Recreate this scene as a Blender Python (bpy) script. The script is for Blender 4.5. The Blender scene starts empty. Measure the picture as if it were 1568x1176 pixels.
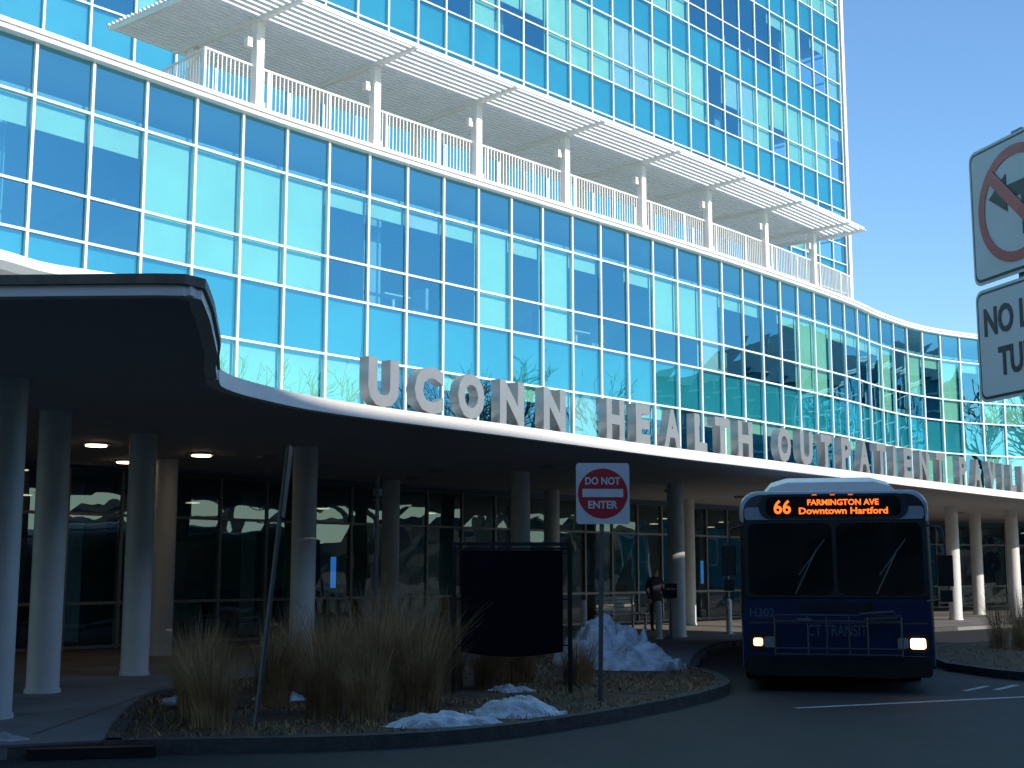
import bpy, math, random
from mathutils import Vector, Matrix, noise
R=random.Random(7)
scene=bpy.context.scene
COL=scene.collection
# ------------------------------------------------------------------ materials
def new_mat(name):
    m=bpy.data.materials.new(name); m.use_nodes=True
    nt=m.node_tree; nt.nodes.clear()
    out=nt.nodes.new('ShaderNodeOutputMaterial')
    return m,nt,out
def pbr(name,col,rough=.6,metal=0,var=.12,scale=4,bump=0,spec=.5,coat=0,col2=None,detail=6,bscale=None):
    m,nt,out=new_mat(name)
    b=nt.nodes.new('ShaderNodeBsdfPrincipled')
    b.inputs['Roughness'].default_value=rough
    b.inputs['Metallic'].default_value=metal
    b.inputs['Specular IOR Level'].default_value=spec
    b.inputs['Coat Weight'].default_value=coat
    tc=nt.nodes.new('ShaderNodeTexCoord')
    n=nt.nodes.new('ShaderNodeTexNoise'); n.inputs['Scale'].default_value=scale; n.inputs['Detail'].default_value=detail
    n.inputs['Roughness'].default_value=.65
    nt.links.new(tc.outputs['Object'],n.inputs['Vector'])
    r=nt.nodes.new('ShaderNodeValToRGB')
    r.color_ramp.elements[0].position=.3; r.color_ramp.elements[1].position=.7
    if col2 is None:
        c1=[max(0,c*(1-var)) for c in col]; c2=[min(1,c*(1+var)) for c in col]
    else: c1=col; c2=col2
    r.color_ramp.elements[0].color=(*c1,1); r.color_ramp.elements[1].color=(*c2,1)
    nt.links.new(n.outputs['Fac'],r.inputs['Fac'])
    nt.links.new(r.outputs['Color'],b.inputs['Base Color'])
    if bump:
        n2=nt.nodes.new('ShaderNodeTexNoise'); n2.inputs['Scale'].default_value=bscale or scale*6; n2.inputs['Detail'].default_value=5
        nt.links.new(tc.outputs['Object'],n2.inputs['Vector'])
        bp=nt.nodes.new('ShaderNodeBump'); bp.inputs['Strength'].default_value=bump; bp.inputs['Distance'].default_value=.02
        nt.links.new(n2.outputs['Fac'],bp.inputs['Height']); nt.links.new(bp.outputs['Normal'],b.inputs['Normal'])
    nt.links.new(b.outputs[0],out.inputs[0])
    return m
def emis(name,col,st):
    m,nt,out=new_mat(name)
    e=nt.nodes.new('ShaderNodeEmission'); e.inputs[0].default_value=(*col,1); e.inputs[1].default_value=st
    nt.links.new(e.outputs[0],out.inputs[0]); return m
def glass(name,trans,refl,base,rough=0.0,wav=.0):
    m,nt,out=new_mat(name)
    t=nt.nodes.new('ShaderNodeBsdfTransparent'); t.inputs[0].default_value=(*trans,1)
    g=nt.nodes.new('ShaderNodeBsdfGlossy'); g.inputs['Color'].default_value=(*refl,1); g.inputs['Roughness'].default_value=rough
    fr=nt.nodes.new('ShaderNodeFresnel'); fr.inputs['IOR'].default_value=1.5
    ad=nt.nodes.new('ShaderNodeMath'); ad.operation='ADD'; ad.use_clamp=True; ad.inputs[1].default_value=base
    nt.links.new(fr.outputs[0],ad.inputs[0])
    mx=nt.nodes.new('ShaderNodeMixShader')
    nt.links.new(ad.outputs[0],mx.inputs[0]); nt.links.new(t.outputs[0],mx.inputs[1]); nt.links.new(g.outputs[0],mx.inputs[2])
    if wav:
        tc=nt.nodes.new('ShaderNodeTexCoord')
        n=nt.nodes.new('ShaderNodeTexNoise'); n.inputs['Scale'].default_value=.9; n.inputs['Detail'].default_value=1
        nt.links.new(tc.outputs['Object'],n.inputs['Vector'])
        bp=nt.nodes.new('ShaderNodeBump'); bp.inputs['Strength'].default_value=wav; bp.inputs['Distance'].default_value=.02
        nt.links.new(n.outputs['Fac'],bp.inputs['Height']); nt.links.new(bp.outputs['Normal'],g.inputs['Normal'])
    nt.links.new(mx.outputs[0],out.inputs[0]); return m
M={}
M['white']=pbr('white_paint',(.83,.79,.74),.45,var=.04,scale=1.5)
M['mull']=pbr('mullion_white',(.76,.76,.74),.4,var=.05)
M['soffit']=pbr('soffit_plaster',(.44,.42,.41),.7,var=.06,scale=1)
M['coping']=pbr('coping_metal',(.16,.13,.10),.5,var=.3,scale=6)
M['column']=pbr('column_paint',(.66,.65,.64),.5,var=.07,scale=2)
M['glass']=glass('curtain_glass',(.62,.90,.88),(.27,.74,.95),.29,0,.14)
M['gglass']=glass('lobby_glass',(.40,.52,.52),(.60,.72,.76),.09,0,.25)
M['spandrel']=pbr('spandrel_panel',(.05,.34,.40),.5,var=.15,scale=.6)
M['blind']=pbr('roller_blind',(.62,.72,.54),.8,var=.08,scale=.7)
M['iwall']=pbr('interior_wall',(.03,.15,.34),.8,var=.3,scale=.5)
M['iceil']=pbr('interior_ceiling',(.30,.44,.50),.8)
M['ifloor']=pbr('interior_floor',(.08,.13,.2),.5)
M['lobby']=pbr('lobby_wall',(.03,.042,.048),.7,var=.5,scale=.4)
M['alu']=pbr('letter_aluminium',(.42,.41,.40),.32,metal=.6,var=.08)
M['frame']=pbr('lobby_frame',(.28,.29,.29),.4)
M['asphalt']=pbr('asphalt',(.015,.0145,.0135),.75,col2=(.028,.027,.025),scale=1.2,bump=.6,bscale=60)
M['concrete']=pbr('concrete_paving',(.20,.185,.17),.8,var=.25,scale=.8,bump=.25,bscale=25)
M['deck']=pbr('terrace_bounce_paving',(.42,.37,.31),.8,var=.1,scale=1)  # floor tone brightened and warmed to bounce light under the pergola
M['curb']=pbr('kerb_granite',(.055,.052,.048),.8,var=.45,scale=6,bump=.5,bscale=30)
M['earth']=pbr('winter_earth',(.032,.020,.011),.95,col2=(.125,.075,.033),scale=2.5,bump=1,bscale=25)
M['grassland']=pbr('winter_grass',(.04,.038,.022),.95,col2=(.075,.062,.035),scale=.3)
M['straw']=pbr('dry_grass',(.15,.075,.032),.85,col2=(.54,.33,.15),scale=4)
M['lawn']=pbr('dry_lawn',(.16,.085,.03),.9,col2=(.50,.29,.11),scale=2)
M['snow']=pbr('snow',(.22,.22,.22),.6,col2=(.74,.77,.82),scale=3.5,bump=1,bscale=14)
M['paint']=pbr('road_paint',(.40,.40,.39),.7,var=.35,scale=8)
M['bark']=pbr('bark',(.26,.17,.11),.9,col2=(.46,.36,.28),scale=3)
M['ridge']=pbr('added_ridge_dark',(.02,.025,.015),.95,col2=(.07,.055,.04),scale=.6)  # dark tone for the ridge added to dim lobby reflections
M['red']=pbr('sign_red',(.45,.02,.03),.45,var=.1)
M['signw']=pbr('sign_white',(.62,.62,.63),.45,var=.06)
M['black']=pbr('black_paint',(.010,.010,.012),.4,var=.2)
M['galv']=pbr('galvanised_steel',(.11,.11,.11),.5,metal=.4,var=.2,scale=9)
M['navy']=pbr('bus_blue_paint',(.005,.015,.065),.25,var=.15,coat=.6)
M['bsilver']=pbr('bus_silver_paint',(.24,.27,.30),.35,var=.1,coat=.2)
M['bglass']=pbr('bus_glass',(.004,.005,.006),.05,spec=.4)
M['rubber']=pbr('rubber',(.012,.012,.012),.8)
M['rack']=pbr('rack_steel',(.12,.125,.14),.35,metal=.6)
M['lens']=pbr('lamp_lens',(.25,.25,.25),.1)
M['led']=emis('led_amber',(1,.15,.02),2.2)
M['clear']=emis('clearance_lamp',(1,.22,.04),.9)
M['head']=emis('headlamp_on',(1,.66,.40),9)
M['head2']=emis('headlamp_dim',(1,.52,.28),3)
M['down']=emis('downlight_on',(1,.72,.45),9)
M['screen']=emis('blue_screen',(.04,.30,.9),.9)
M['lamp']=emis('lobby_lamp',(1,.8,.55),1.6)
M['skin']=pbr('skin',(.45,.28,.2),.6)
M['coat']=pbr('dark_coat',(.03,.025,.05),.8)
M['hair']=pbr('hair',(.03,.02,.015),.7)
M['banner']=pbr('banner_back',(.004,.005,.010),.95,spec=.1)
M['brick']=pbr('precast_concrete',(.14,.13,.12),.8,var=.15)
M['lettwhite']=pbr('bus_lettering',(.09,.11,.16),.5)
# ------------------------------------------------------------------ mesh builder
class MB:
    def __init__(s): s.v=[];s.f=[];s.m=[]
    def add(s,vs,fs,mi=0):
        o=len(s.v); s.v+= [tuple(v) for v in vs]
        for f in fs: s.f.append([i+o for i in f]); s.m.append(mi)
    def box(s,c,d,mi=0,rz=0):
        x,y,z=[k/2 for k in d]; ca,sa=math.cos(rz),math.sin(rz)
        vs=[]
        for dz in(-z,z):
            for dx,dy in((-x,-y),(x,-y),(x,y),(-x,y)):
                vs.append((c[0]+dx*ca-dy*sa,c[1]+dx*sa+dy*ca,c[2]+dz))
        s.add(vs,[(0,3,2,1),(4,5,6,7),(0,1,5,4),(1,2,6,5),(2,3,7,6),(3,0,4,7)],mi)
    def prism(s,pts,z0,z1,mi=0,ms=None):
        n=len(pts); a=sum(pts[i][0]*pts[(i+1)%n][1]-pts[(i+1)%n][0]*pts[i][1] for i in range(n))
        if a<0: pts=pts[::-1]
        vs=[(p[0],p[1],z0) for p in pts]+[(p[0],p[1],z1) for p in pts]
        o=len(s.v); s.v+=vs
        s.f.append([o+i for i in range(n)][::-1]); s.m.append(mi if ms is None else ms[0])
        s.f.append([o+n+i for i in range(n)]); s.m.append(mi if ms is None else ms[1])
        for i in range(n):
            j=(i+1)%n; s.f.append([o+i,o+j,o+n+j,o+n+i]); s.m.append(mi if ms is None else ms[2])
    def tube(s,pts,rad,n=8,mi=0,cap=True):
        pts=[Vector(p) for p in pts]
        if not hasattr(rad,'__len__'): rad=[rad]*len(pts)
        rings=[];up=None
        for i,p in enumerate(pts):
            t=(pts[min(i+1,len(pts)-1)]-pts[max(i-1,0)]).normalized()
            if up is None: up=Vector((0,0,1)) if abs(t.z)<.9 else Vector((1,0,0))
            a=(up-t*up.dot(t)).normalized(); b=t.cross(a); up=a
            rings.append([p+(a*math.cos(2*math.pi*k/n)+b*math.sin(2*math.pi*k/n))*rad[i] for k in range(n)])
        vs=[q for r in rings for q in r]; fs=[]
        for i in range(len(pts)-1):
            for k in range(n):
                l=(k+1)%n; fs.append((i*n+k,i*n+l,(i+1)*n+l,(i+1)*n+k))
        if cap: fs.append(tuple(range(n))[::-1]); fs.append(tuple((len(pts)-1)*n+k for k in range(n)))
        s.add(vs,fs,mi)
    def make(s,name,mats,parent=None,smooth=False,auto=None):
        me=bpy.data.meshes.new(name); me.from_pydata(s.v,[],s.f)
        for k in mats: me.materials.append(M[k])
        for p,mi in zip(me.polygons,s.m): p.material_index=mi; p.use_smooth=smooth
        me.update()
        if smooth:
            try: me.set_sharp_from_angle(angle=math.radians(auto or 40))
            except Exception: pass
        o=bpy.data.objects.new(name,me); COL.objects.link(o)
        if parent: o.parent=parent
        return o
def empty(name,loc=(0,0,0),rz=0):
    o=bpy.data.objects.new(name,None); COL.objects.link(o); o.location=loc; o.rotation_euler=(0,0,rz); o.empty_display_size=.3
    return o
def text(body,name,mat,parent,loc,h,w=None,ext=.004,off=0,rz=0,align='CENTER',rx=math.pi/2):
    cu=bpy.data.curves.new(name,'FONT'); cu.body=body; cu.size=1; cu.extrude=ext/ h*.72; cu.offset=off; cu.align_x='LEFT'; cu.resolution_u=3
    o=bpy.data.objects.new(name,cu); COL.objects.link(o)
    bpy.context.view_layer.update()
    me=bpy.data.meshes.new_from_object(o.evaluated_get(bpy.context.evaluated_depsgraph_get()))
    bpy.data.objects.remove(o)
    xs=[v.co.x for v in me.vertices]; ys=[v.co.y for v in me.vertices]
    x0,x1,y0,y1=min(xs),max(xs),min(ys),max(ys)
    sy=h/(y1-y0); sx=sy if w is None else w/(x1-x0)
    cx=(x0+x1)/2
    zs=max(abs(v.co.z) for v in me.vertices) or 1
    for v in me.vertices: v.co=Vector(((v.co.x-cx)*sx,(v.co.y-y0)*sy,v.co.z/zs*ext))
    me.materials.clear(); me.materials.append(M[mat])
    ob=bpy.data.objects.new(name,me); COL.objects.link(ob); ob.parent=parent
    ob.location=loc; ob.rotation_euler=(rx,0,rz)
    return ob
# ------------------------------------------------------------------ curves
def catmull(P,n=12):
    out=[]
    Q=[(2*P[0][0]-P[1][0],2*P[0][1]-P[1][1])]+list(P)+[(2*P[-1][0]-P[-2][0],2*P[-1][1]-P[-2][1])]
    for i in range(1,len(Q)-2):
        a,b,c,d=Q[i-1:i+3]
        for k in range(n):
            t=k/n
            out.append(tuple(.5*((2*b[j])+(-a[j]+c[j])*t+(2*a[j]-5*b[j]+4*c[j]-d[j])*t*t+(-a[j]+3*b[j]-3*c[j]+d[j])*t**3) for j in(0,1)))
    out.append(tuple(P[-1])); return out
class Curve:
    def __init__(s,P,smooth=True,soft=0):
        s.p=catmull(P) if smooth else list(P)
        for _ in range(soft):
            q=s.p[:]
            for i in range(1,len(q)-1): s.p[i]=tuple((q[i-1][j]+2*q[i][j]+q[i+1][j])/4 for j in(0,1))
        s.L=[0]
        for a,b in zip(s.p,s.p[1:]): s.L.append(s.L[-1]+math.dist(a,b))
        s.len=s.L[-1]
    def pos(s,t):
        t=max(0,min(s.len-1e-6,t)); lo,hi=0,len(s.L)-1
        while hi-lo>1:
            m=(lo+hi)//2
            if s.L[m]<=t: lo=m
            else: hi=m
        k=(t-s.L[lo])/(s.L[hi]-s.L[lo]); a,b=s.p[lo],s.p[hi]
        return (a[0]+(b[0]-a[0])*k,a[1]+(b[1]-a[1])*k)
    def tan(s,t):
        a=s.pos(t-.4);b=s.pos(t+.4);d=math.dist(a,b); return((b[0]-a[0])/d,(b[1]-a[1])/d)
    def off(s,t,d,z=None):
        p=s.pos(t);x,y=s.tan(t); q=(p[0]+y*d,p[1]-x*d)
        return q if z is None else (q[0],q[1],z)
    def near(s,x,y):
        return min((math.dist((x,y),q),l) for q,l in zip(s.p,s.L))[1]
    def ang(s,t): x,y=s.tan(t); return math.atan2(y,x)
def strip(mb,c,s0,s1,d0,d1,z0,z1,mi=0,step=.6):
    n=max(1,int((s1-s0)/step)); vs=[]
    for i in range(n+1):
        t=s0+(s1-s0)*i/n
        vs+=[c.off(t,d0,z0),c.off(t,d1,z0),c.off(t,d1,z1),c.off(t,d0,z1)]
    fs=[]
    for i in range(n):
        a=i*4;b=a+4
        for k in range(4):
            l=(k+1)%4; fs.append((a+k,b+k,b+l,a+l))
    fs.append((0,1,2,3)); fs.append((n*4+3,n*4+2,n*4+1,n*4))
    mb.add(vs,fs,mi)
def vbar(mb,c,s,hw,d0,d1,z0,z1,mi=0):
    p=c.pos(s);x,y=c.tan(s)
    q=lambda a,d,z:(p[0]+x*a+y*d,p[1]+y*a-x*d,z)
    vs=[q(-hw,d0,z0),q(hw,d0,z0),q(hw,d1,z0),q(-hw,d1,z0),q(-hw,d0,z1),q(hw,d0,z1),q(hw,d1,z1),q(-hw,d1,z1)]
    mb.add(vs,[(0,1,2,3),(7,6,5,4),(0,4,5,1),(1,5,6,2),(2,6,7,3),(3,7,4,0)],mi)
def quad(mb,c,s0,s1,d,z0,z1,mi=0,j=0):
    r=lambda:(R.random()-.5)*2*j
    mb.add([c.off(s0,d+r(),z0),c.off(s1,d+r(),z0),c.off(s1,d+r(),z1),c.off(s0,d+r(),z1)],[(0,1,2,3)],mi)

fac=Curve([(-17,14),(-12.9,19.3),(-9.6,23.3),(-8.36,24.85),(-6.79,26.8),(-5.07,28.9),(-2.45,31.8),(.93,35.4),(4.3,39.0),(8.35,43.5),(12.6,48.6),(14.6,51.4),(17.2,54.3),(20.4,56.4),(23.6,57.6),(28,58.5),(34,58.6),(42,57.5)],soft=6)
tow=Curve([(-24.5,16.9),(16.0,60.6)],smooth=False)
can=Curve([(-3.25,14.2),(-3.35,14.9),(-3.12,15.9),(-2.34,17.5),(-.04,20.4),(2.7,23.9),(5.5,27.2),(10.9,33.6),(15.05,38.4),(20,43.6),(26,47.6),(34,50),(42,50)],soft=3)
B=empty('hospital_building')
MW=1.262
# ------------------------------------------------------------------ curtain wall
def curtain(c,s0,s1,zb,zt,floors,prefix,closed,par,depth=7,ph=0):
    mu=MB();gl=MB();bk=MB();inn=MB()
    n=int((s1-s0)/MW); S=[s0+ph+i*MW for i in range(n+1)]; S=[s for s in S if s<=s1]
    zs=[]
    for f in floors: zs+=[f,f+.92,f+2.62]
    zs=[z for z in sorted(set(zs)) if zb+.2<z<zt-.2]
    for s in S: vbar(mu,c,s,.030,-.05,.06,zb,zt)
    for z in zs: strip(mu,c,S[0],S[-1],-.045,.045,z-.026,z+.026,0,MW)
    lv=[zb]+zs+[zt]
    for i in range(len(S)-1):
        for a,b in zip(lv,lv[1:]): quad(gl,c,S[i],S[i+1],0,a,b,0,.008)
        for f in floors:
            a,b=max(zb,f-1.38),min(zt,f)
            if b>a: quad(bk,c,S[i],S[i+1],-.10,a,b,0)
            top=min(zt,f+2.62)
            if f<zt and top>f:
                k=closed(S[i],f)
                if k>0: quad(bk,c,S[i]+.03,S[i+1]-.03,-.14,max(f+.01,top-(top-f)*k),top,1 if R.random()<.8 else 2)
    for f in floors:
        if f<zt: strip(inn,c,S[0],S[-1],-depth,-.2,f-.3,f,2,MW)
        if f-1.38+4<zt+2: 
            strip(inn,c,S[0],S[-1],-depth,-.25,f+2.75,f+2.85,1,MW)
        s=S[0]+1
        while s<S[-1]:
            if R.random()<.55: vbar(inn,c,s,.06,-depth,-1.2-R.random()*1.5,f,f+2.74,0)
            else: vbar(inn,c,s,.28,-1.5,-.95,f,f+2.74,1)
            s+=R.choice([3,4,5])*MW
        s=S[0]+2
        while s<S[-1]-2:
            d=-.9-R.random()*.8
            if R.random()<.75:
                vbar(inn,c,s,.45,d-.4,d,f+.7,f+.74,3); vbar(inn,c,s,.04,d-.24,d-.16,f,f+.7,3)
                vbar(inn,c,s+.75,.28,d-.45,d+.05,f+.0,f+.46,1); vbar(inn,c,s+.98,.05,d-.45,d+.05,f+.46,f+1.05,1)
            s+=1.8+R.random()*2.4
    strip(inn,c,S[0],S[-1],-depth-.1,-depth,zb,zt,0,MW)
    mu.make(prefix+'_mullions',['mull'],par); gl.make(prefix+'_glass',['glass'],par)
    bk.make(prefix+'_blinds_and_spandrels',['spandrel','blind','column'],par)
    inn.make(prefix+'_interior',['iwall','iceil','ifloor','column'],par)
    return S
sc0,sc1=fac.near(-7.9,25.5),fac.near(-5.2,28.9)
sd0,sd1=fac.near(-10.5,22.3),sc0
se1=fac.near(1.2,35.7)
def closed_low(s,f):
    if sc0<s<sc1: return 1
    r=R.random()
    if sd0<s<=sc0: return .22 if r<.8 else 0
    if sc1<=s<se1: return .16 if r<.72 else (1 if r>.86 else 0)
    k=noise.noise(Vector((s*.35,f*2,3.3)))
    if r<.26+.3*k: return 1
    if r<.34: return .62
    if r<.76: return .16
    return 0
S_=curtain(fac,1.0,fac.len-1,3.86,11.6,[3.9,7.9],'podium',closed_low,B,ph=(fac.near(-8.36,24.85)-1)%MW)
def closed_tow(s,f):
    k=noise.noise(Vector((s*.16,f*.45,8.1)))
    p=.74-.9*max(0,k)-(.3 if s>46 else 0)
    r=R.random()
    if r<p: return 1
    if r<p+.12: return .5
    if r<p+.3: return .2
    return 0
TF=[11.9+4*i for i in range(8)]
curtain(tow,0,tow.len,11.9,43.9,TF,'tower',closed_tow,B,depth=5)
tb=MB()
strip(tb,tow,0,tow.len,-22,-5.4,11.9,44,0,60)
strip(tb,tow,0,tow.len+.0,-22,.12,44.0,44.5,1,60)
strip(tb,tow,0,tow.len,-22,-5.2,0,11.6,0,60)
e=tow.len
vbar(tb,tow,e-.02,.12,-.3,.13,11.9,44,1)
for z in [11.9+k*1.33 for k in range(24)]: vbar(tb,tow,e-.001,.05,-5.39,-.31,z,z+.06,1)
tb.make('tower_shell',['spandrel','white'],B)
pr=MB()
n=90; P=[fac.off(1+(fac.len-2)*i/n,-.2) for i in range(n+1)]
poly=P+[(42,80),(-34,80),(-34,14)]
pr.prism(poly,11.60,11.70,0,ms=[0,1,0])
strip(pr,fac,1,fac.len-1,-.19,.2,11.6,11.72,0,.5)
strip(pr,fac,1,fac.len-1,-.19,.25,11.70,11.79,0,.5)
pr.make('terrace_roof',['white','deck'],B)
ld=MB()
lc=Curve([(-12.5,14.5),(-9.3,18.6),(-8.2,20.4),(-7.8,21.3),(-7.1,21.95),(-6.3,22.6),(-5.9,23.6),(-6.2,25.5)],soft=2)
strip(ld,lc,0,lc.len,-.5,0,6.5,6.66,0,.3)
P=[lc.off(lc.len*i/40,-.3) for i in range(41)]
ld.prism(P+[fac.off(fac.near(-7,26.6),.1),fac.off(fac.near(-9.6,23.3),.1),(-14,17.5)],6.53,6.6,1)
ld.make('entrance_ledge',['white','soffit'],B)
# ------------------------------------------------------------------ canopy
cp=MB()
CH0,CH1=3.66,3.80
edge=[(-16,9.95),(-3.96,9.9),(-2.60,9.84),(-2.48,9.88),(-2.44,10.0),(-2.58,10.9),(-2.90,12.6),(-3.12,13.5)]
ce=[can.off(can.len*i/120,0) for i in range(121)]
back=[fac.off(fac.len-1-(fac.len-3)*i/100,-.6) for i in range(101)]
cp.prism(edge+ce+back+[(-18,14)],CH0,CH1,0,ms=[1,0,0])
strip(cp,can,0.05,can.len,-.12,.03,CH0-.015,CH1+.03,0,.25)
ec=Curve(edge[:-1]+[(-3.12,13.5),(-3.25,14.15)],smooth=False)
strip(cp,ec,0,ec.len,-.10,.02,CH0-.01,CH0+.075,0,.2)
strip(cp,ec,0,ec.len,-.12,.05,CH0+.078,CH1+.015,2,.2)
cp.make('entrance_canopy',['white','soffit','coping'],B)
dl=MB();dn=MB()
def disc(mb,x,y,z,r,h,mi=0,n=20):
    pts=[(x+r*math.cos(2*math.pi*k/n),y+r*math.sin(2*math.pi*k/n)) for k in range(n)]
    mb.prism(pts,z-h,z,mi)
for x,y in[(-6.9,21.6),(-5.6,23.5),(-7.4,25.0)]:
    disc(dl,x,y,CH0-.035,.17,.02,0); disc(dn,x,y,CH0-.002,.22,.03,0)
for x,y in[(-5.3,27.3),(-3.6,26),(-1.6,27.4),(-2.2,29.5),(.3,30.5),(2.1,31),(4.2,34.2),(.8,26.4),(6.5,37),(9.5,40),(-4.5,24),(13,43),(16,47)]:
    disc(dn,x,y,CH0-.002,.22,.06,0)
dl.make('downlight_lenses',['down'],B); dn.make('downlight_rings',['frame'],B)
co=MB()
def column(x,y,r=.208):
    n=28
    co.tube([(x,y,-.02),(x,y,CH0+.01)],r,n,0)
    co.tube([(x,y,0),(x,y,.05)],r+.02,n,0)
for x,y in[(-5.56,14.3),(-6.08,17.3),(-5.72,20.2),(-3.53,22.3),(.18,28),(3.98,31.9),(7.9,36.6),(11.2,39.8),(14.4,43.0),(17.35,45.6),(21.5,49.5),
           (-6.58,24.9),(-2.82,30.5),(1.04,34.4),(5.2,38.9),(9.3,43.3),(13.3,48.2),(17.0,48.2),(20.5,53.8),(-9.2,20.5)]: column(x,y)
co.make('canopy_columns',['column'],B,smooth=True)
# lobby glazing
lg=MB();lf=MB();li=MB()
ph=(fac.near(-7.6,25.9))%MW
S2=[];s=2+ph
while s<fac.len-2: S2.append(s); s+=MW*1.0
for i in range(len(S2)-1):
    a,b=S2[i],S2[i+1]
    vbar(lf,fac,a,.03,-1.3,-1.16,0,CH0)
    for z0,z1 in((.1,.92),(.92,2.7),(2.7,3.6)): quad(lg,fac,a,b,-1.2,z0,z1,0,.009)
for z in(.05,.92,2.7,3.62): strip(lf,fac,S2[0],S2[-1],-1.28,-1.17,z-.03,z+.03,0,MW)
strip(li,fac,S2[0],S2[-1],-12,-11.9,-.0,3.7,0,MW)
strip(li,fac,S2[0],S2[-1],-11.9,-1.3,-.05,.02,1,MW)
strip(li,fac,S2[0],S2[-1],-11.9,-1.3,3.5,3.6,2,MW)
s=3;kk=0
while s<fac.len-3:
    vbar(li,fac,s,.3,-4.2,-3.6,0,3.5,2)
    if R.random()<.7: vbar(li,fac,s+2,1.1,-7.5,-6.8,0,1.05,1)
    if R.random()<.5: vbar(li,fac,s+1.2,.9,-9,-8.9,1.0,2.4,2)
    vbar(li,fac,s+2.6,.3,-2.9,-2.4,0,.45,4); vbar(li,fac,s+2.6,.3,-2.95,-2.9,.4,.85,4)
    vbar(li,fac,s+1.4,.3,-3.3,-2.8,0,.45,4); vbar(li,fac,s+1.4,.3,-3.35,-3.3,.4,.85,4)
    if kk%2==0: vbar(li,fac,s+3.3,.09,-5.02,-5.0,1.1,1.95,3)
    for d in(-5.2,-8.4): vbar(li,fac,s+1.1,.14,d-.28,d,3.47,3.485,5)
    s+=4.6;kk+=1
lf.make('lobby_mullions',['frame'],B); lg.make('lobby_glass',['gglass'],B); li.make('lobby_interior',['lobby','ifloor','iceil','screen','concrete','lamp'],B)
# ------------------------------------------------------------------ pergola + railing
pg=MB()
p0=fac.near(-5.85,28.1)+.25
posts=[p0+3.585*i for i in range(8)]
PZ=14.02
sa,sb=p0-1.8,posts[-1]+1.35
d=1.35;kk=0
while d>-3.3:
    strip(pg,fac,sa,sb,d-.05,d,PZ+.02,PZ+.13,0,.9); d-=.21 if kk<7 else .15; kk+=1
for s in posts+[sa+.05,sb-.06]:
    w=.05
    x,y=fac.tan(s);p=fac.pos(s)
    q=lambda a,d,z:(p[0]+x*a+y*d,p[1]+y*a-x*d,z)
    prof=[(-3.25,PZ-.04),(-2.9,PZ-.10),(.25,PZ-.11),(1.42,PZ-.03),(1.42,PZ+.015),(-3.25,PZ+.015)]
    vs=[q(-w,a,b) for a,b in prof]+[q(w,a,b) for a,b in prof]; m=6
    pg.add(vs,[tuple(range(m)),tuple(range(m,2*m))[::-1]]+[(i,i+m,(i+1)%m+m,(i+1)%m) for i in range(m)],0)
for s in posts:
    for d in(.02,-2.35):
        vbar(pg,fac,s,.105,d-.21,d,11.74,PZ-.10)
        vbar(pg,fac,s,.14,d-.24,d+.035,11.74,12.0)
        vbar(pg,fac,s,.13,d-.23,d+.02,PZ-.14,PZ-.115)
    vbar(pg,fac,s-.24,.07,-.2,-.06,13.25,13.47)
pg.make('pergola',['white'],B)
rl=MB()
ra,rb=p0-1.4,fac.near(13.2,49.6)
s=ra
while s<rb:
    vbar(rl,fac,s,.013,-.175,-.15,11.86,12.84); s+=.118
strip(rl,fac,ra,rb,-.19,-.13,12.84,12.89,0,.6); strip(rl,fac,ra,rb,-.18,-.14,11.84,11.88,0,.6)
for s in[ra+i*1.81 for i in range(int((rb-ra)/1.81)+1)]: vbar(rl,fac,s,.03,-.2,-.13,11.75,12.89)
a=fac.off(ra,-.16);b=fac.off(ra+.6,-5)
for i in range(40):
    t=i/40; rl.box((a[0]+(b[0]-a[0])*t,a[1]+(b[1]-a[1])*t,12.35),(.025,.025,.95))
rl.tube([(*a,12.86),(*b,12.86)],.03,6)
rl.make('terrace_railing',['white'],B)
# ------------------------------------------------------------------ letters
LT=empty('building_sign')
c0=can.near(-2.34,17.5)
seq=[('U',.95),('C',1.9),('O',2.85),('N',3.85),('N',5.0),('H',6.75),('E',7.6),('A',8.55),('L',9.5),('T',10.25),('H',11.1),
('O',12.65),('U',13.6),('T',14.5),('P',15.45),('A',16.35),('T',17.25),('I',17.95),('E',18.7),('N',19.65),('T',20.65),('P',22.1),('A',23.1),('V',24.1),('I',24.85),('L',25.6),('I',26.25),('O',27.1),('N',28.1)]
WD={'I':.15,'L':.44,'E':.47,'T':.52,'P':.5}
for ch,l in seq:
    l=l+.045*max(0,l-5)
    s=c0+l; h=.69+.003*l; w=WD.get(ch,.62 if l<6 else .57)
    p=can.off(s,-.16)
    a=can.ang(s)
    text(ch,'letter_'+ch.lower(),'alu',LT,(p[0],p[1],CH1+.05),h,w,ext=.09,off=.05,rz=a)
lb=MB(); strip(lb,can,c0+.5,c0+29.6,-.2,-.12,CH1+.02,CH1+.055,0,.5); lb.make('mounting_rail',['alu'],LT)
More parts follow.
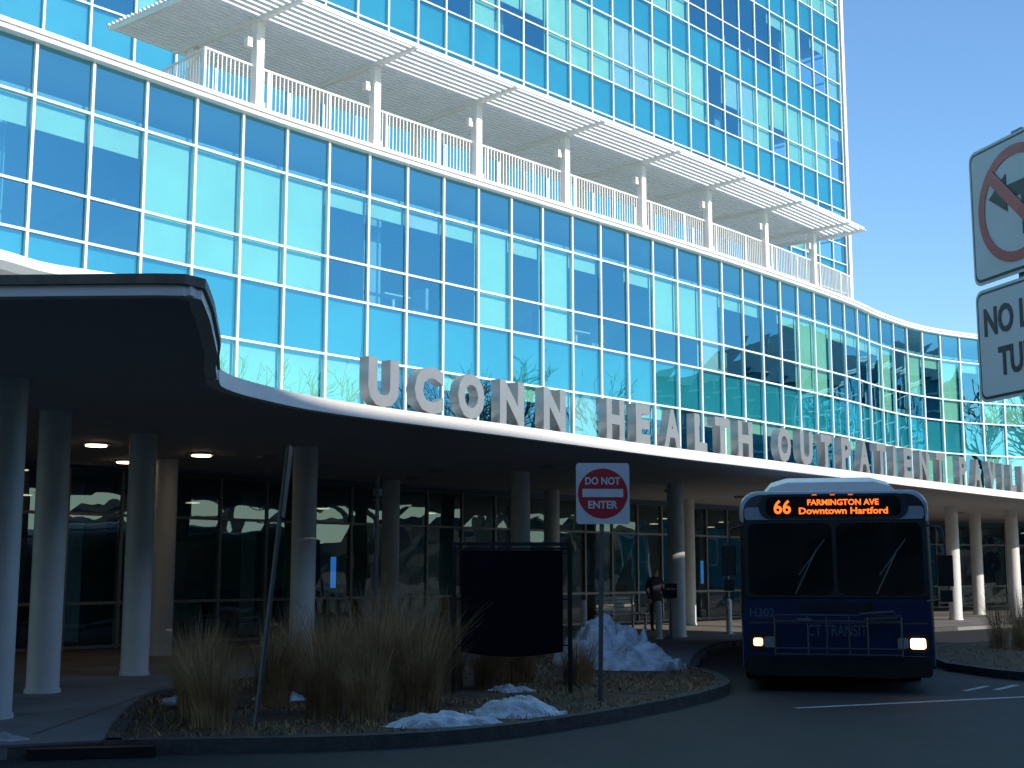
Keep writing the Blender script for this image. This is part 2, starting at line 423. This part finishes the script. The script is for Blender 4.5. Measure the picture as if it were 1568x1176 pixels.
# ------------------------------------------------------------------ ground
g=MB(); g.add([(-600,-600,-.112),(600,-600,-.112),(600,600,-.112),(-600,600,-.112)],[(0,1,2,3)]); g.make('ground',['grassland'])
g=MB(); g.add([(-45,-9,-.1),(46,-9,-.1),(46,60,-.1),(-45,60,-.1)],[(0,1,2,3)]); g.make('road',['asphalt'])
pav=MB()
pedge=[(-40,11.0),(-8,11.4),(-4.55,11.9),(-3.7,12.3),(-2,16),(1.6,23.6),(3.1,22.2),(3.4,24),(3.9,26.5),(4.9,29.5),(7.5,33),(12,37),(20,44),(28,48),(45,50)]
pav.prism(pedge+[(45,80),(-40,80)],-.2,0,0)
pav.make('pavement',['concrete'])
kb=MB()
strip(kb,Curve(pedge[:4],smooth=False),0,Curve(pedge[:4],smooth=False).len,-.16,.012,-.2,.006,0,.8)
pc2=Curve(pedge[6:],smooth=True); strip(kb,pc2,0,pc2.len,-.16,.012,-.2,.006,0,.8)
kb.box((-3.75,12.02,-.05),(1.1,.12,.09),1,.2)
def joint(a,b):
    dx,dy=b[0]-a[0],b[1]-a[1];l=math.hypot(dx,dy);nx,ny=-dy/l*.012,dx/l*.012
    kb.add([(a[0]+nx,a[1]+ny,.0042),(a[0]-nx,a[1]-ny,.0042),(b[0]-nx,b[1]-ny,.0042),(b[0]+nx,b[1]+ny,.0042)],[(0,1,2,3)],1)
for i in range(14):
    t=-9+i*2.2; joint((t,13.0+ max(0,(t+4))*1.15+ (0 if t<-4 else 6)),(t-7,34+t*1.05) if t>-4 else (t-.2,24))
for i in range(5): joint((-14,12.8+i*1.9),(-5.0-.1*i,12.8+i*1.9))
kb.make('kerb',['curb','black'])
isl=[(-3.72,12.25),(-3.2,12.3),(-1.37,12.6),(-.2,13.3),(.83,14.5),(1.7,15.8),(2.35,16.9),(2.95,18.3),(3.12,19.6),(3.05,20.8),(2.75,22.6),(2.2,24.1),(1.3,25),(.2,24.2),(-1.5,22.3),(-3.4,20.2),(-4.3,18.2),(-4.55,16.8),(-4.2,14.4)]
ic=catmull(isl+[isl[0]],6)[:-1]
ib=MB(); ib.prism(ic,-.2,.018,0); 
kc=Curve(ic+[ic[0]],smooth=False); 
strip(ib,kc,0,kc.len,-.15,.01,-.19,.03,1,.3)
ib.make('planting_island',['earth','curb'])
isl2=[(7.3,22.4),(7.9,20.3),(10,19.6),(14,22),(18,28),(17,31.5),(13,30.5),(10,29),(8,26)]
i2=catmull(isl2+[isl2[0]],6)[:-1]
ib=MB(); ib.prism(i2,-.2,.02,0)
kc=Curve(i2+[i2[0]],smooth=False); strip(ib,kc,0,kc.len,-.15,.01,-.19,.03,1,.3)
ib.make('planting_island',['earth','curb'])
mk=MB()
def line(a,b,w,z=-.095):
    dx,dy=b[0]-a[0],b[1]-a[1];l=math.hypot(dx,dy);nx,ny=-dy/l*w/2,dx/l*w/2
    mk.add([(a[0]+nx,a[1]+ny,z),(a[0]-nx,a[1]-ny,z),(b[0]-nx,b[1]-ny,z),(b[0]+nx,b[1]+ny,z)],[(0,1,2,3)])
line((3.45,16.3),(9.5,18.9),.11)
for i in range(5): line((6.3+i*.5,18.6+i*.18),(6.9+i*.5,19.4+i*.18),.1)
mk.make('road_markings',['paint'])
th=MB()
def inside(x,y,P):
    c=False;j=len(P)-1
    for i in range(len(P)):
        if (P[i][1]>y)!=(P[j][1]>y) and x<(P[j][0]-P[i][0])*(y-P[i][1])/(P[j][1]-P[i][1])+P[i][0]: c=not c
        j=i
    return c
def blade(mb,x,y,z,h,lean,az,w,n=3,droop=1.6):
    vs=[];ca,sa=math.cos(az),math.sin(az)
    for i in range(n+1):
        t=i/n; r=lean*h*t**droop; zz=z+h*(t-.18*lean*t*t*t); ww=w*(1-t*.85)
        vs+=[(x+ca*r-sa*ww,y+sa*r+ca*ww,zz),(x+ca*r+sa*ww,y+sa*r-ca*ww,zz)]
    mb.add(vs,[(2*i,2*i+1,2*i+3,2*i+2) for i in range(n)])
cnt=0
while cnt<14000:
    x=R.uniform(-4.5,3.2);y=R.uniform(12,25)
    if noise.noise(Vector((x*1.1,y*1.1,0)))<-.12+R.random()*.2-.1: 
        cnt+=.3; continue
    if inside(x,y,ic): blade(th,x,y,.015,R.uniform(.03,.09),R.uniform(.5,2),R.uniform(0,6.28),.007,2)
    cnt+=1
for _ in range(2500):
    x=R.uniform(7,17);y=R.uniform(20,31)
    if inside(x,y,i2): blade(th,x,y,.015,R.uniform(.03,.12),R.uniform(.5,2),R.uniform(0,6.28),.008,2)
th.make('dry_lawn',['lawn'])
og=MB()
def clump(x,y,h,n=700,sp=.2):
    wx,wy=R.uniform(-.16,.16),R.uniform(-.16,.16)
    for _ in range(n):
        a=R.uniform(0,6.28);r=sp*math.sqrt(R.random())
        az=a+R.uniform(-.6,.6); ln=abs(R.gauss(.2,.2))+r*.6
        hh=h*R.uniform(.42,1.0) if R.random()<.9 else h*R.uniform(1.0,1.22)
        n0=len(og.v)
        blade(og,x+r*math.cos(a),y+r*math.sin(a),0,hh,ln,az,R.uniform(.002,.0055),5,2.0)
        for i in range(n0,len(og.v)):
            q=og.v[i]; k=(q[2]/h)**2*h; og.v[i]=(q[0]+wx*k,q[1]+wy*k,q[2])
for x,y,h in[(-3.3,14.1,1.05),(-3.6,15.2,.95),(-2.75,15.4,1.0),(-2.0,14.3,1.2),(-1.55,15.0,1.32),(-2.3,16.4,1.15),(-1.25,15.9,1.4),(-1.0,14.9,1.1),(-.85,17.6,1.35),(-1.7,17.4,1.25),(-2.9,17.2,1.0),(-.3,17.7,1.0),(.1,18.6,.95),(.9,18.2,.7),(-2.2,18.8,1.0),(-3.0,13.4,.85),(-1.5,13.9,.8),(-3.9,16.4,.8)]:
    clump(x,y,h)
og.make('ornamental_grass',['straw'])
og=MB()
for x,y,h in[(9.9,27,1.35),(10.5,27.4,1.3),(10.1,26.2,1.2),(11.4,28,1.3),(12.2,28.4,1.2)]: clump(x,y,h,300,.2)
og.make('ornamental_grass',['straw'])
def snow(name,cx,cy,rx,ry,h,seed,rz=0,z=.012,n=46):
    mb=MB();vs=[]
    for i in range(n+1):
        for j in range(n+1):
            a=(i/n*2-1);b=(j/n*2-1)
            r=math.hypot(a,b)
            f=max(0,1-r*r*(1+.9*noise.noise(Vector((a*1.7+seed,b*1.7,seed)))+.5*noise.noise(Vector((a*5+seed,b*5,seed)))) )
            if r>.98: f=0
            k=noise.noise(Vector((a*3+seed,b*3,1)))*.5+noise.noise(Vector((a*8+seed,b*8,2)))*.22+noise.noise(Vector((a*18+seed,b*18,2)))*.10
            zz=h*(f**1.1)*(1+k*1.0)-.05*(1-f)-(.03 if f<.12 else 0)-(.15 if r>.95 else 0)
            x=a*rx;y=b*ry
            vs.append((cx+x*math.cos(rz)-y*math.sin(rz),cy+x*math.sin(rz)+y*math.cos(rz),z+zz))
    fs=[(i*(n+1)+j,(i+1)*(n+1)+j,(i+1)*(n+1)+j+1,i*(n+1)+j+1) for i in range(n) for j in range(n)]
    mb.add(vs,fs); return mb.make(name,['snow'],smooth=True,auto=180)
snow('snow_pile',1.50,22.4,.85,1.15,.72,3)
snow('snow_pile',2.0,21.5,.85,.95,.34,5)
snow('snow_patch',.05,14.6,.62,.55,.17,8,.5)
snow('snow_patch',-.75,13.55,.75,.30,.12,11,.35)
snow('snow_patch',.0,17.3,.35,.3,.08,21)
snow('snow_patch',-2.8,16.2,.4,.3,.10,23)
snow('snow_patch',-3.95,15.9,.25,.5,.07,27)
snow('snow_patch',-4.75,12.5,.3,.15,.05,29)
# ------------------------------------------------------------------ signs
def rrect(w,h,r,n=5):
    pts=[]
    for cx,cz,a0 in((w/2-r,h/2-r,0),(-w/2+r,h/2-r,90),(-w/2+r,-h/2+r,180),(w/2-r,-h/2+r,270)):
        for k in range(n+1):
            a=math.radians(a0+90*k/n); pts.append((cx+r*math.cos(a),cz+r*math.sin(a)))
    return pts
def plate(mb,pts,z,y0,y1,mi=0,x=0):
    n=len(pts); vs=[(x+p[0],y0,z+p[1]) for p in pts]+[(x+p[0],y1,z+p[1]) for p in pts]
    mb.add(vs,[tuple(range(n)),tuple(range(n,2*n))[::-1]]+[(i,i+n,(i+1)%n+n,(i+1)%n) for i in range(n)],mi)
def circ(r,n=40): return [(r*math.cos(2*math.pi*k/n),r*math.sin(2*math.pi*k/n)) for k in range(n)]
D=empty('do_not_enter_sign',(1.11,16.0,0),.03)
mb=MB(); plate(mb,rrect(.655,.745,.04),2.495,0,.004,0); plate(mb,circ(.305),2.495,-.004,-.001,1)
plate(mb,rrect(.5,.10,.005),2.50,-.008,-.005,0)
mb.make('sign_plate',['signw','red'],D)
mb=MB(); mb.tube([(-.05,.035,0),(0,.035,2.84)],.028,8)
for z in(2.25,2.75): mb.tube([(0,-.008,z),(0,.05,z)],.012,6)
mb.make('post',['galv'],D)
text('DO NOT','lettering_top','signw',D,(0,-.006,2.60),.095,.43,ext=.002,off=.03)
text('ENTER','lettering_bottom','signw',D,(0,-.006,2.31),.095,.36,ext=.002,off=.03)
phi=math.atan2(-.65,.18)
T=empty('no_left_turn_sign',(2.455,6.17,0),phi)
mb=MB(); plate(mb,rrect(.72,.70,.05),3.33,0,.004,0); plate(mb,rrect(.69,.67,.04),3.33,-.003,-.0005,2);plate(mb,rrect(.665,.645,.035),3.33,-.006,-.0035,0)
ring=circ(.29);rin=circ(.24);n=40
vs=[(a,-.009,3.33+b) for a,b in ring]+[(a,-.009,3.33+b) for a,b in rin]
mb.add(vs,[(i,(i+1)%n,(i+1)%n+n,i+n) for i in range(n)],1)
arrow=[(.05,-.17),(.12,-.17),(.12,.05),(.08,.10),(-.06,.10),(-.06,.16),(-.20,.065),(-.06,-.03),(-.06,.03),(.05,.03)]
plate(mb,arrow,3.33,-.010,-.0075,2)
c45=.7071
bar=[(-.26*c45-.022,.26*c45-.022),(.26*c45-.022,-.26*c45-.022),(.26*c45+.022,-.26*c45+.022),(-.26*c45+.022,.26*c45+.022)]
plate(mb,bar,3.33,-.014,-.0115,1)
plate(mb,rrect(.72,.57,.05),2.67,0,.004,0); plate(mb,rrect(.69,.54,.04),2.67,-.003,-.0005,2);plate(mb,rrect(.665,.515,.035),2.67,-.006,-.0035,0)
mb.make('sign_plates',['signw','red','black'],T)
mb=MB(); mb.box((0,.045,1.75),(.075,.05,3.9)); mb.make('post',['galv'],T)
text('NO LEFT','lettering_top','black',T,(0,-.008,2.71),.145,.58,ext=.001,off=.03)
text('TURN','lettering_bottom','black',T,(0,-.008,2.50),.145,.38,ext=.001,off=.03)
A=empty('notice_board',(.0,16.9,0),.04)
mb=MB()
for x in(-.74,.74): mb.box((x,0,.92),(.055,.055,1.9),0)
mb.box((0,0,1.90),(1.54,.05,.045),0); mb.box((0,0,1.84),(1.425,.03,.025),0)
bot=[(-.65+1.30*i/16,-.66-.06*math.sin(math.pi*i/16)) for i in range(17)]
plate(mb,bot+[(.65,.62),(-.65,.62)],1.2,-.012,.012,1)
for x in(-.69,.69):
    for z in(.62,1.2,1.78): mb.box((x,0,z),(.09,.02,.02),0)
mb.make('frame_and_panel',['black','banner'],A)
L=empty('street_sign',(-2.53,13.2,0),1.66)
mb=MB(); mb.tube([(0,0,0),(0,-.26,2.8)],.026,6,0)
plate(mb,rrect(.45,.72,.04),2.45,0,.004,1)
o=mb.make('post_and_plate',['galv','galv'],L)
for v in o.data.vertices:
    if v.index>=12: v.co.y+=-.26*v.co.z/2.8-.03
P_=empty('marker_post',(-2.12,20.6,0))
mb=MB(); mb.tube([(0,0,0),(0,0,3.1)],.03,8); mb.tube([(0,0,2.72),(0,0,2.84)],.07,10); mb.tube([(-.09,0,2.66),(.09,0,2.66)],.02,6); mb.tube([(0,0,3.08),(0,0,3.14)],.045,8); mb.make('post',['galv'],P_)
for x,y in[(3.42,30.9),(5.45,33.3),(1.7,31.4),(8.3,36.0),(18.2,44.6),(-.8,27.0)]:
    mb=MB(); mb.tube([(x,y,0),(x,y,.8),(x,y,.86),(x,y,.88)],[.075,.075,.055,.01],14); mb.tube([(x,y,0),(x,y,.03)],.10,14); mb.make('bollard',['column'],smooth=True)
SS=empty('parking_sign',(3.72,31.0,0),.1)
mb=MB(); mb.tube([(0,.02,0),(0,.02,1.2)],.02,8); plate(mb,rrect(.3,.34,.03),1.1,0,.01,1); mb.tube([(0,.02,0),(0,.02,.04)],.12,12)
mb.make('post_and_plate',['galv','black'],SS)
text('PARKING','lettering','signw',SS,(0,-.004,1.12),.05,.24,ext=.001)
BN=empty('bench',(2.95,35.0,0),.82)
mb=MB()
for i in range(5): mb.box((0,-.2+i*.1,.45),(1.6,.08,.03))
for i in range(4): mb.box((0,.26+i*.02,.55+i*.1),(1.6,.025,.08))
for x in(-.7,.7):
    mb.box((x,-.18,.22),(.05,.05,.44)); mb.box((x,.24,.45),(.05,.05,.9)); mb.box((x,0,.42),(.05,.45,.04)); mb.box((x,0,.66),(.05,.45,.03))
mb.make('slats_and_frame',['frame'],BN)
# ------------------------------------------------------------------ person
def person(x,y,rz,h=1.68):
    E=empty('person',(x,y,0),rz)
    V=[];Ed=[];Rd=[]
    def v(p,r,par=None):
        V.append(p);Rd.append(r)
        if par is not None: Ed.append((par,len(V)-1))
        return len(V)-1
    pel=v((0,0,.95),.15); wa=v((0,0,1.1),.135,pel); ch=v((0,-.01,1.3),.15,wa); ne=v((0,0,1.45),.065,ch); hd0=v((0,-.01,1.52),.07,ne)
    hd=v((0,-.015,1.6),.088,hd0); v((0,-.005,1.66),.075,hd)
    for sd in(-1,1):
        sh=v((.17*sd,0,1.39),.075,ch); el=v((.24*sd,.02,1.12),.055,sh)
        wr=v((.22*sd,-.12,.90),.038,el); pm=v((.22*sd,-.14,.84),.032,wr)
        for k in range(4): 
            f1=v((.22*sd+(k-1.5)*.018,-.15,.79-.004*abs(k-1)),.009,pm); v((.22*sd+(k-1.5)*.018,-.14,.75-.004*abs(k-1)),.008,f1)
        t1=v((.19*sd,-.17,.83),.010,pm); v((.185*sd,-.185,.80),.009,t1)
        hp=v((.09*sd,0,.86),.11,pel); kn=v((.10*sd,-.02,.48),.068,hp); an=v((.11*sd,0,.09),.045,kn); v((.12*sd,-.15,.04),.04,an)
    me=bpy.data.meshes.new('body'); me.from_pydata(V,Ed,[])
    o=bpy.data.objects.new('body',me); COL.objects.link(o); o.parent=E
    md=o.modifiers.new('s','SKIN')
    for i,sv in enumerate(o.data.skin_vertices[0].data):
        sv.radius=(Rd[i],Rd[i]); sv.use_root=(i==0)
    sb=o.modifiers.new('b','SUBSURF'); sb.levels=2; sb.render_levels=2
    bpy.context.view_layer.update()
    m2=bpy.data.meshes.new_from_object(o.evaluated_get(bpy.context.evaluated_depsgraph_get()))
    m2.materials.clear()
    for k in('coat','skin','black','hair'): m2.materials.append(M[k])
    for p in m2.polygons:
        c=p.center; p.use_smooth=True
        p.material_index=1 if (c.z>1.47 or (c.z<.875 and abs(c.x)>.165 and c.z>.7)) else (2 if c.z<.9 and abs(c.x)<.2 else 0)
        if c.z>1.64 or (c.z>1.52 and c.y>.01): p.material_index=3
    o.modifiers.clear(); o.data=m2
    mb=MB()
    mb.tube([(0,-.095,1.605),(0,-.118,1.575)],[.008,.014],6,0)
    for sx in(-1,1): mb.tube([(.03*sx,-.088,1.60),(.03*sx,-.1,1.60)],.009,6,1); mb.tube([(.084*sx,-.01,1.585),(.1*sx,0,1.59)],[.02,.024],8,0)
    mb.tube([(-.022,-.094,1.545),(.022,-.094,1.545)],.006,6,2)
    mb.make('face',['skin','black','red'],E)
    E.scale=(h/1.74,)*3
try: person(3.75,34.6,.3)
except Exception as ex: print('PERSON',ex)
# ------------------------------------------------------------------ bus
BU=empty('city_bus',(4.52,18.45,-.1),-.2)
HW=1.31
def bprof(sc=1,dz=0):
    r=.26;pts=[(-HW,.32),(-HW,1.1),(-HW,2.38),(-HW,2.55)]
    for k in range(1,7):
        a=math.pi-math.pi/2*k/6; pts.append((-HW+r+r*math.cos(a),2.55+r*math.sin(a)*.95))
    pts+=[(-p[0],p[1]) for p in pts[::-1]]
    return [(p[0]*sc,(p[1]-1.5)*sc+1.5) for p in pts]
fy=lambda z: .11*max(0,z-1.25)
mb=MB();rings=[]
Y=[(0,.955),(.035,.985),(.12,1),(.5,1),(12,1),(12.06,.98)]
for yy,sc in Y:
    pr_=bprof(sc); rings.append([(p[0],yy+(fy(p[1]) if yy<1 else 0),p[1]) for p in pr_])
n=len(rings[0]); vs=[q for r in rings for q in r]
mb.v+=vs
for i in range(len(Y)-1):
    for k in range(n):
        l=(k+1)%n; zc=(rings[i][k][2]+rings[i][l][2])/2
        mb.f.append([i*n+k,(i+1)*n+k,(i+1)*n+l,i*n+l]); mb.m.append(1 if zc>2.4 else (2 if zc>1.15 else 0))
        if k==n-1: mb.m[-1]=2
mb.f.append(list(range(n))); mb.m.append(2); mb.f.append([(len(Y)-1)*n+k for k in range(n)][::-1]); mb.m.append(0)
mb.make('body',['navy','bsilver','black'],BU,smooth=True,auto=35)
fr=MB()
def fpanel(x0,x1,z0,z1,pr,mi,r=.03,mb=fr):
    pts=rrect(x1-x0,z1-z0,r); cx,cz=(x0+x1)/2,(z0+z1)/2
    A_=[(cx+a,fy(cz+b)-pr,cz+b) for a,b in pts]; B_=[(cx+a,fy(cz+b)+.02,cz+b) for a,b in pts]; n=len(pts)
    mb.add(A_+B_,[tuple(range(n))]+[(i,i+n,(i+1)%n+n,(i+1)%n) for i in range(n)],mi)
fpanel(-1.25,1.25,.36,1.27,.012,0,.08)
fpanel(-1.245,1.245,1.29,2.36,.014,1,.06)
fpanel(-1.235,1.235,2.38,2.56,.012,8,.05)
fpanel(-1.19,-.03,1.33,2.33,.022,2,.1); fpanel(.03,1.19,1.33,2.33,.022,2,.1)
fpanel(-1.03,1.03,2.39,2.745,.022,1,.16)
fpanel(-.93,.93,2.43,2.71,.028,2,.1)
fpanel(-1.24,1.24,.22,.50,.10,1,.06)
fpanel(-1.22,-.78,.55,.80,.020,1,.04); fpanel(.78,1.22,.55,.80,.020,1,.04)
fpanel(-1.0,-.84,.60,.75,.03,6,.03); fpanel(.80,.94,.60,.75,.03,6,.03)
fpanel(-1.15,-1.02,.62,.73,.034,4,.03); fpanel(.97,1.17,.60,.74,.034,3,.03)
for x in(-.25,0,.25): fpanel(x-.035,x+.035,2.722,2.738,.034,5,.007)
fpanel(-1.2,1.2,.93,.95,.02,7,.005)
fpanel(-.5,.5,1.10,1.22,.018,1,.03)
fr.make('front_panels',['navy','black','bglass','head','head2','clear','lens','rack','bsilver'],BU)
text('66','route_number','led',BU,(-.70,fy(2.45)-.045,2.46),.20,.24,ext=.002,off=.02)
text('FARMINGTON AVE','destination_upper','led',BU,(.14,fy(2.57)-.045,2.58),.085,.98,ext=.002,off=.025)
text('Downtown Hartford','destination_lower','led',BU,(.14,fy(2.44)-.045,2.455),.095,1.22,ext=.002,off=.025)
text('H302','fleet_number','lettwhite',BU,(-1.02,-.016,1.02),.12,.34,ext=.002,off=.01)
text('CT TRANSIT','livery_lettering','lettwhite',BU,(0,-.016,.76),.16,.8,ext=.002,off=.01)
dt=MB()
def tb_(pts,r=.013): dt.tube(pts,r,6,0)
for z,y in((1.05,-.16),(.97,-.19)): tb_([(-.85,y,z),(.85,y,z)])
for x in(-.85,-.4,.4,.85): tb_([(x,-.02,.42),(x,-.2,.5),(x,-.19,1.03)])
tb_([(-.55,-.22,.98),(-.35,-.24,.98)],.03)
for z in(.52,.6): tb_([(-.85,-.2,z),(.85,-.2,z)])
for x in(-.15,.15): tb_([(x,-.2,.5),(x,-.18,1.05)],.012)
tb_([(.3,-.18,1.07),(.75,-.18,1.1),(.8,-.18,1.02),(.35,-.18,1.0)],.02)
for s_ in(-1,1):
    dt.tube([(1.22*s_,.14,2.3),(1.44*s_,-.06,2.25),(1.47*s_,-.10,1.95)],.016,6,1)
    dt.box((1.46*s_,-.11,1.80 if s_<0 else 1.66),(.19,.1,.42),1,.1*s_); dt.box((1.46*s_,-.11,1.46 if s_<0 else 1.32),(.15,.09,.16),1)
tb_([(1.22,.0,1.25),(1.45,-.1,1.28),(1.5,-.12,1.45)],.015)
for x in(-.55,.55):
    tb_([(x,-.045,1.34),(x+.30,.02,1.95)],.010); tb_([(x+.05,-.01,1.6),(x+.42,.045,2.1)],.008)
dt.make('rack_mirrors_wipers',['rack','black'],BU)
ru=MB()
pts=[(-.98,2.76),(-.86,2.90),(-.62,2.97),(.62,2.97),(.86,2.90),(.98,2.76)]
m=6;vs=[(a,.75,b-.02) for a,b in pts]+[(a*1.0,1.6,b+.10) for a,b in pts]+[(a,11,b+.10) for a,b in pts]
ru.add(vs,[tuple(range(m))]+[(i+m*j,i+m*j+m,i+1+m*j+m,i+1+m*j) for i in range(5) for j in(0,1)]+[tuple(range(2*m,3*m))[::-1]],0)
ru.make('roof_unit',['white'],BU,smooth=True,auto=30)
sw=MB()
for s_ in(-1,1):
    x=s_*(HW+.004)
    for i in range(8):
        y0=.9+i*1.35
        sw.box((x,y0+.6,1.85),(.02,1.22,.95),0)
    for y in(2.4,9.0):
        sw.tube([((HW-.3)*s_,y,.48),((HW+.005)*s_,y,.48)],.48,24,1); sw.tube([((HW+.0)*s_,y,.48),((HW+.02)*s_,y,.48)],.26,20,2)
sw.make('windows_and_wheels',['bglass','rubber','rack'],BU)
# ------------------------------------------------------------------ neighbours off to the side (shade + reflections)
G=empty('parking_garage')
gb=MB()
def gline(k,p): return (-.04+p*.76+k*.65,20.4-p*.65+k*.76)
GT=11.75
gb.prism([gline(-26,20.4),gline(16,20.4),gline(16,42),gline(-26,42)],-.1,GT-.6,1)
for z in(0,3.2,6.4,9.6):
    gb.prism([gline(-26.1,19.9),gline(16.1,19.9),gline(16.1,42.2),gline(-26.1,42.2)],max(-.1,z-.2) ,(z+1.15 if z<9 else GT) if z>0 else .1,0)
for i in range(8): 
    p=gline(-25.6+i*5.9,20.1); gb.box((p[0],p[1],5.4),(.6,.6,10.8),0,.86)
gb.make('decks_and_core',['brick','lobby'],G)
OB=empty('office_building',(62,66,0),.35)
ob=MB(); ob.prism([(-9,-14),(9,-14),(9,14),(-9,14)],-.1,15,0)
ob.add([(-9.3,-14.3,15),(-9.3,14.3,15),(9.3,14.3,15),(9.3,-14.3,15),(-9.3,0,19),(9.3,0,19)],[(0,4,1),(3,2,5),(0,3,5,4),(1,4,5,2)],1)
for i in range(15): ob.box((-9.05,-14+i*2,7.5),(.15,.15,15),1)
for i in range(10): ob.box((-9+i*2,-14.05,7.5),(.15,.15,15),1)
for z in range(1,8): ob.box((-9.04,0,z*2),(.12,28,.14),1); ob.box((0,-14.04,z*2),(18,.12,.14),1)
ob.make('walls_and_frames',['spandrel','white'],OB)
SBd=empty('added_sky_blocker',(-16,-34,0),.1)  # added unseen block behind the camera, cuts sky light on the foreground
ob=MB(); ob.prism([(-26,-9),(20,-9),(20,9),(-26,9)],-.1,24,0)
for f in range(6):
    for i in range(11): ob.box((-23.5+i*4,9.02,2.4+f*3.8),(2.6,.1,2.0),1); ob.box((-23.5+i*4,9.06,1.35+f*3.8),(2.8,.16,.12),0)
ob.prism([(-26.3,-9.3),(20.3,-9.3),(20.3,9.3),(-26.3,9.3)],24,24.6,0)
ob.make('walls_and_windows',['brick','bglass'],SBd)
hb=MB();nu=120;nv=10;vs=[]  # added unseen ridge, darkens what the lobby glass reflects
for i in range(nu+1):
    a=math.radians(-75+165*i/nu)
    for j in range(nv+1):
        t=j/nv; rr=120+60*t
        h=(math.sin(min(1,t*2.2)*math.pi/2))*(7.5+3*noise.noise(Vector((a*9,0,1)))+2.2*noise.noise(Vector((a*60,t*5,4)))+1.5*noise.noise(Vector((a*160,t*9,7))))
        if j==0: h=-.3
        vs.append((rr*math.cos(a),rr*math.sin(a)+15,h))
hb.add(vs,[(i*(nv+1)+j,(i+1)*(nv+1)+j,(i+1)*(nv+1)+j+1,i*(nv+1)+j+1) for i in range(nu) for j in range(nv)])
hb.make('added_reflection_ridge',['ridge'])
def tree(seed,h):
    r=random.Random(seed); mb=MB()
    def br(p,d,l,rad,lev):
        n=3; pts=[p];q=p.copy();dd=d.copy()
        for i in range(n):
            dd=(dd+Vector((r.uniform(-.16,.16),r.uniform(-.16,.16),r.uniform(-.02,.12)))).normalized(); q=q+dd*l/n; pts.append(q.copy())
        mb.tube(pts,[rad*(1-.45*i/n) for i in range(n+1)],6 if lev<2 else 3,0,cap=False)
        if lev>=6: return
        k=3 if lev<5 else 2
        for i in range(k):
            t=r.uniform(.45,1) if i else 1
            idx=min(n,max(1,round(t*n))); s=pts[idx]
            a=r.uniform(0,6.28); tilt=r.uniform(.25,.75)
            side=dd.cross(Vector((math.cos(a),math.sin(a),.3))).normalized()
            nd=(dd*math.cos(tilt)+side*math.sin(tilt)); nd.z=abs(nd.z)*.8+.1
            br(s,nd.normalized(),l*r.uniform(.62,.82),max(.022,rad*.58),lev+1)
    br(Vector((0,0,-.1)),Vector((0,0,1)),h*.27,h*.024,0)
    return mb
tm=[tree(s,h) for s,h in((1,19),(2,21),(5,17))]
first=[]
pos=[(58,8),(63,16),(57,24),(66,31),(60,39),(68,46),(59,52),(50,2),(72,22),(74,38),(48,-8),(78,55),(80,12),(64,-4)]
for i,(x,y) in enumerate(pos):
    k=i%3
    if i<3: o=tm[k].make('bare_tree',['bark']); first.append(o)
    else: o=bpy.data.objects.new('bare_tree',first[k].data); COL.objects.link(o)
    o.location=(x,y,-.1); o.rotation_euler=(0,0,R.uniform(0,6.28)); s=R.uniform(1.05,1.3); o.scale=(s,s,s)
# ------------------------------------------------------------------ light
el=math.radians(22)
S=Vector((.8*math.cos(el),-.6*math.cos(el),math.sin(el)))
sun=bpy.data.lights.new('sun','SUN'); sun.energy=4.9; sun.angle=math.radians(.5); sun.color=(1,.92,.80)
so=bpy.data.objects.new('sun',sun); COL.objects.link(so); so.rotation_euler=S.to_track_quat('Z','Y').to_euler()
w=bpy.data.worlds.new('World'); scene.world=w; w.use_nodes=True; nt=w.node_tree
bg=nt.nodes['Background']; sk=nt.nodes.new('ShaderNodeTexSky'); sk.sky_type='NISHITA'; sk.sun_disc=False
sk.sun_elevation=el; sk.sun_rotation=math.atan2(.8,-.6); sk.air_density=1.15; sk.dust_density=.4; sk.ozone_density=1.3; sk.altitude=50
tn=nt.nodes.new('ShaderNodeVectorMath'); tn.operation='MULTIPLY'; tn.inputs[1].default_value=(1.0,1.38,1.78)
nt.links.new(sk.outputs[0],tn.inputs[0]); nt.links.new(tn.outputs[0],bg.inputs[0]); bg.inputs[1].default_value=.14
# ------------------------------------------------------------------ camera
cam=bpy.data.cameras.new('camera'); cam.sensor_width=36; cam.lens=45.92; cam.clip_end=2000; cam.clip_start=.1
c=bpy.data.objects.new('camera',cam); COL.objects.link(c); c.location=(0,0,1.55); c.rotation_euler=(math.radians(90+8.17),0,0)
scene.camera=c
scene.view_settings.view_transform='Standard'; scene.view_settings.look='None'; scene.view_settings.exposure=0
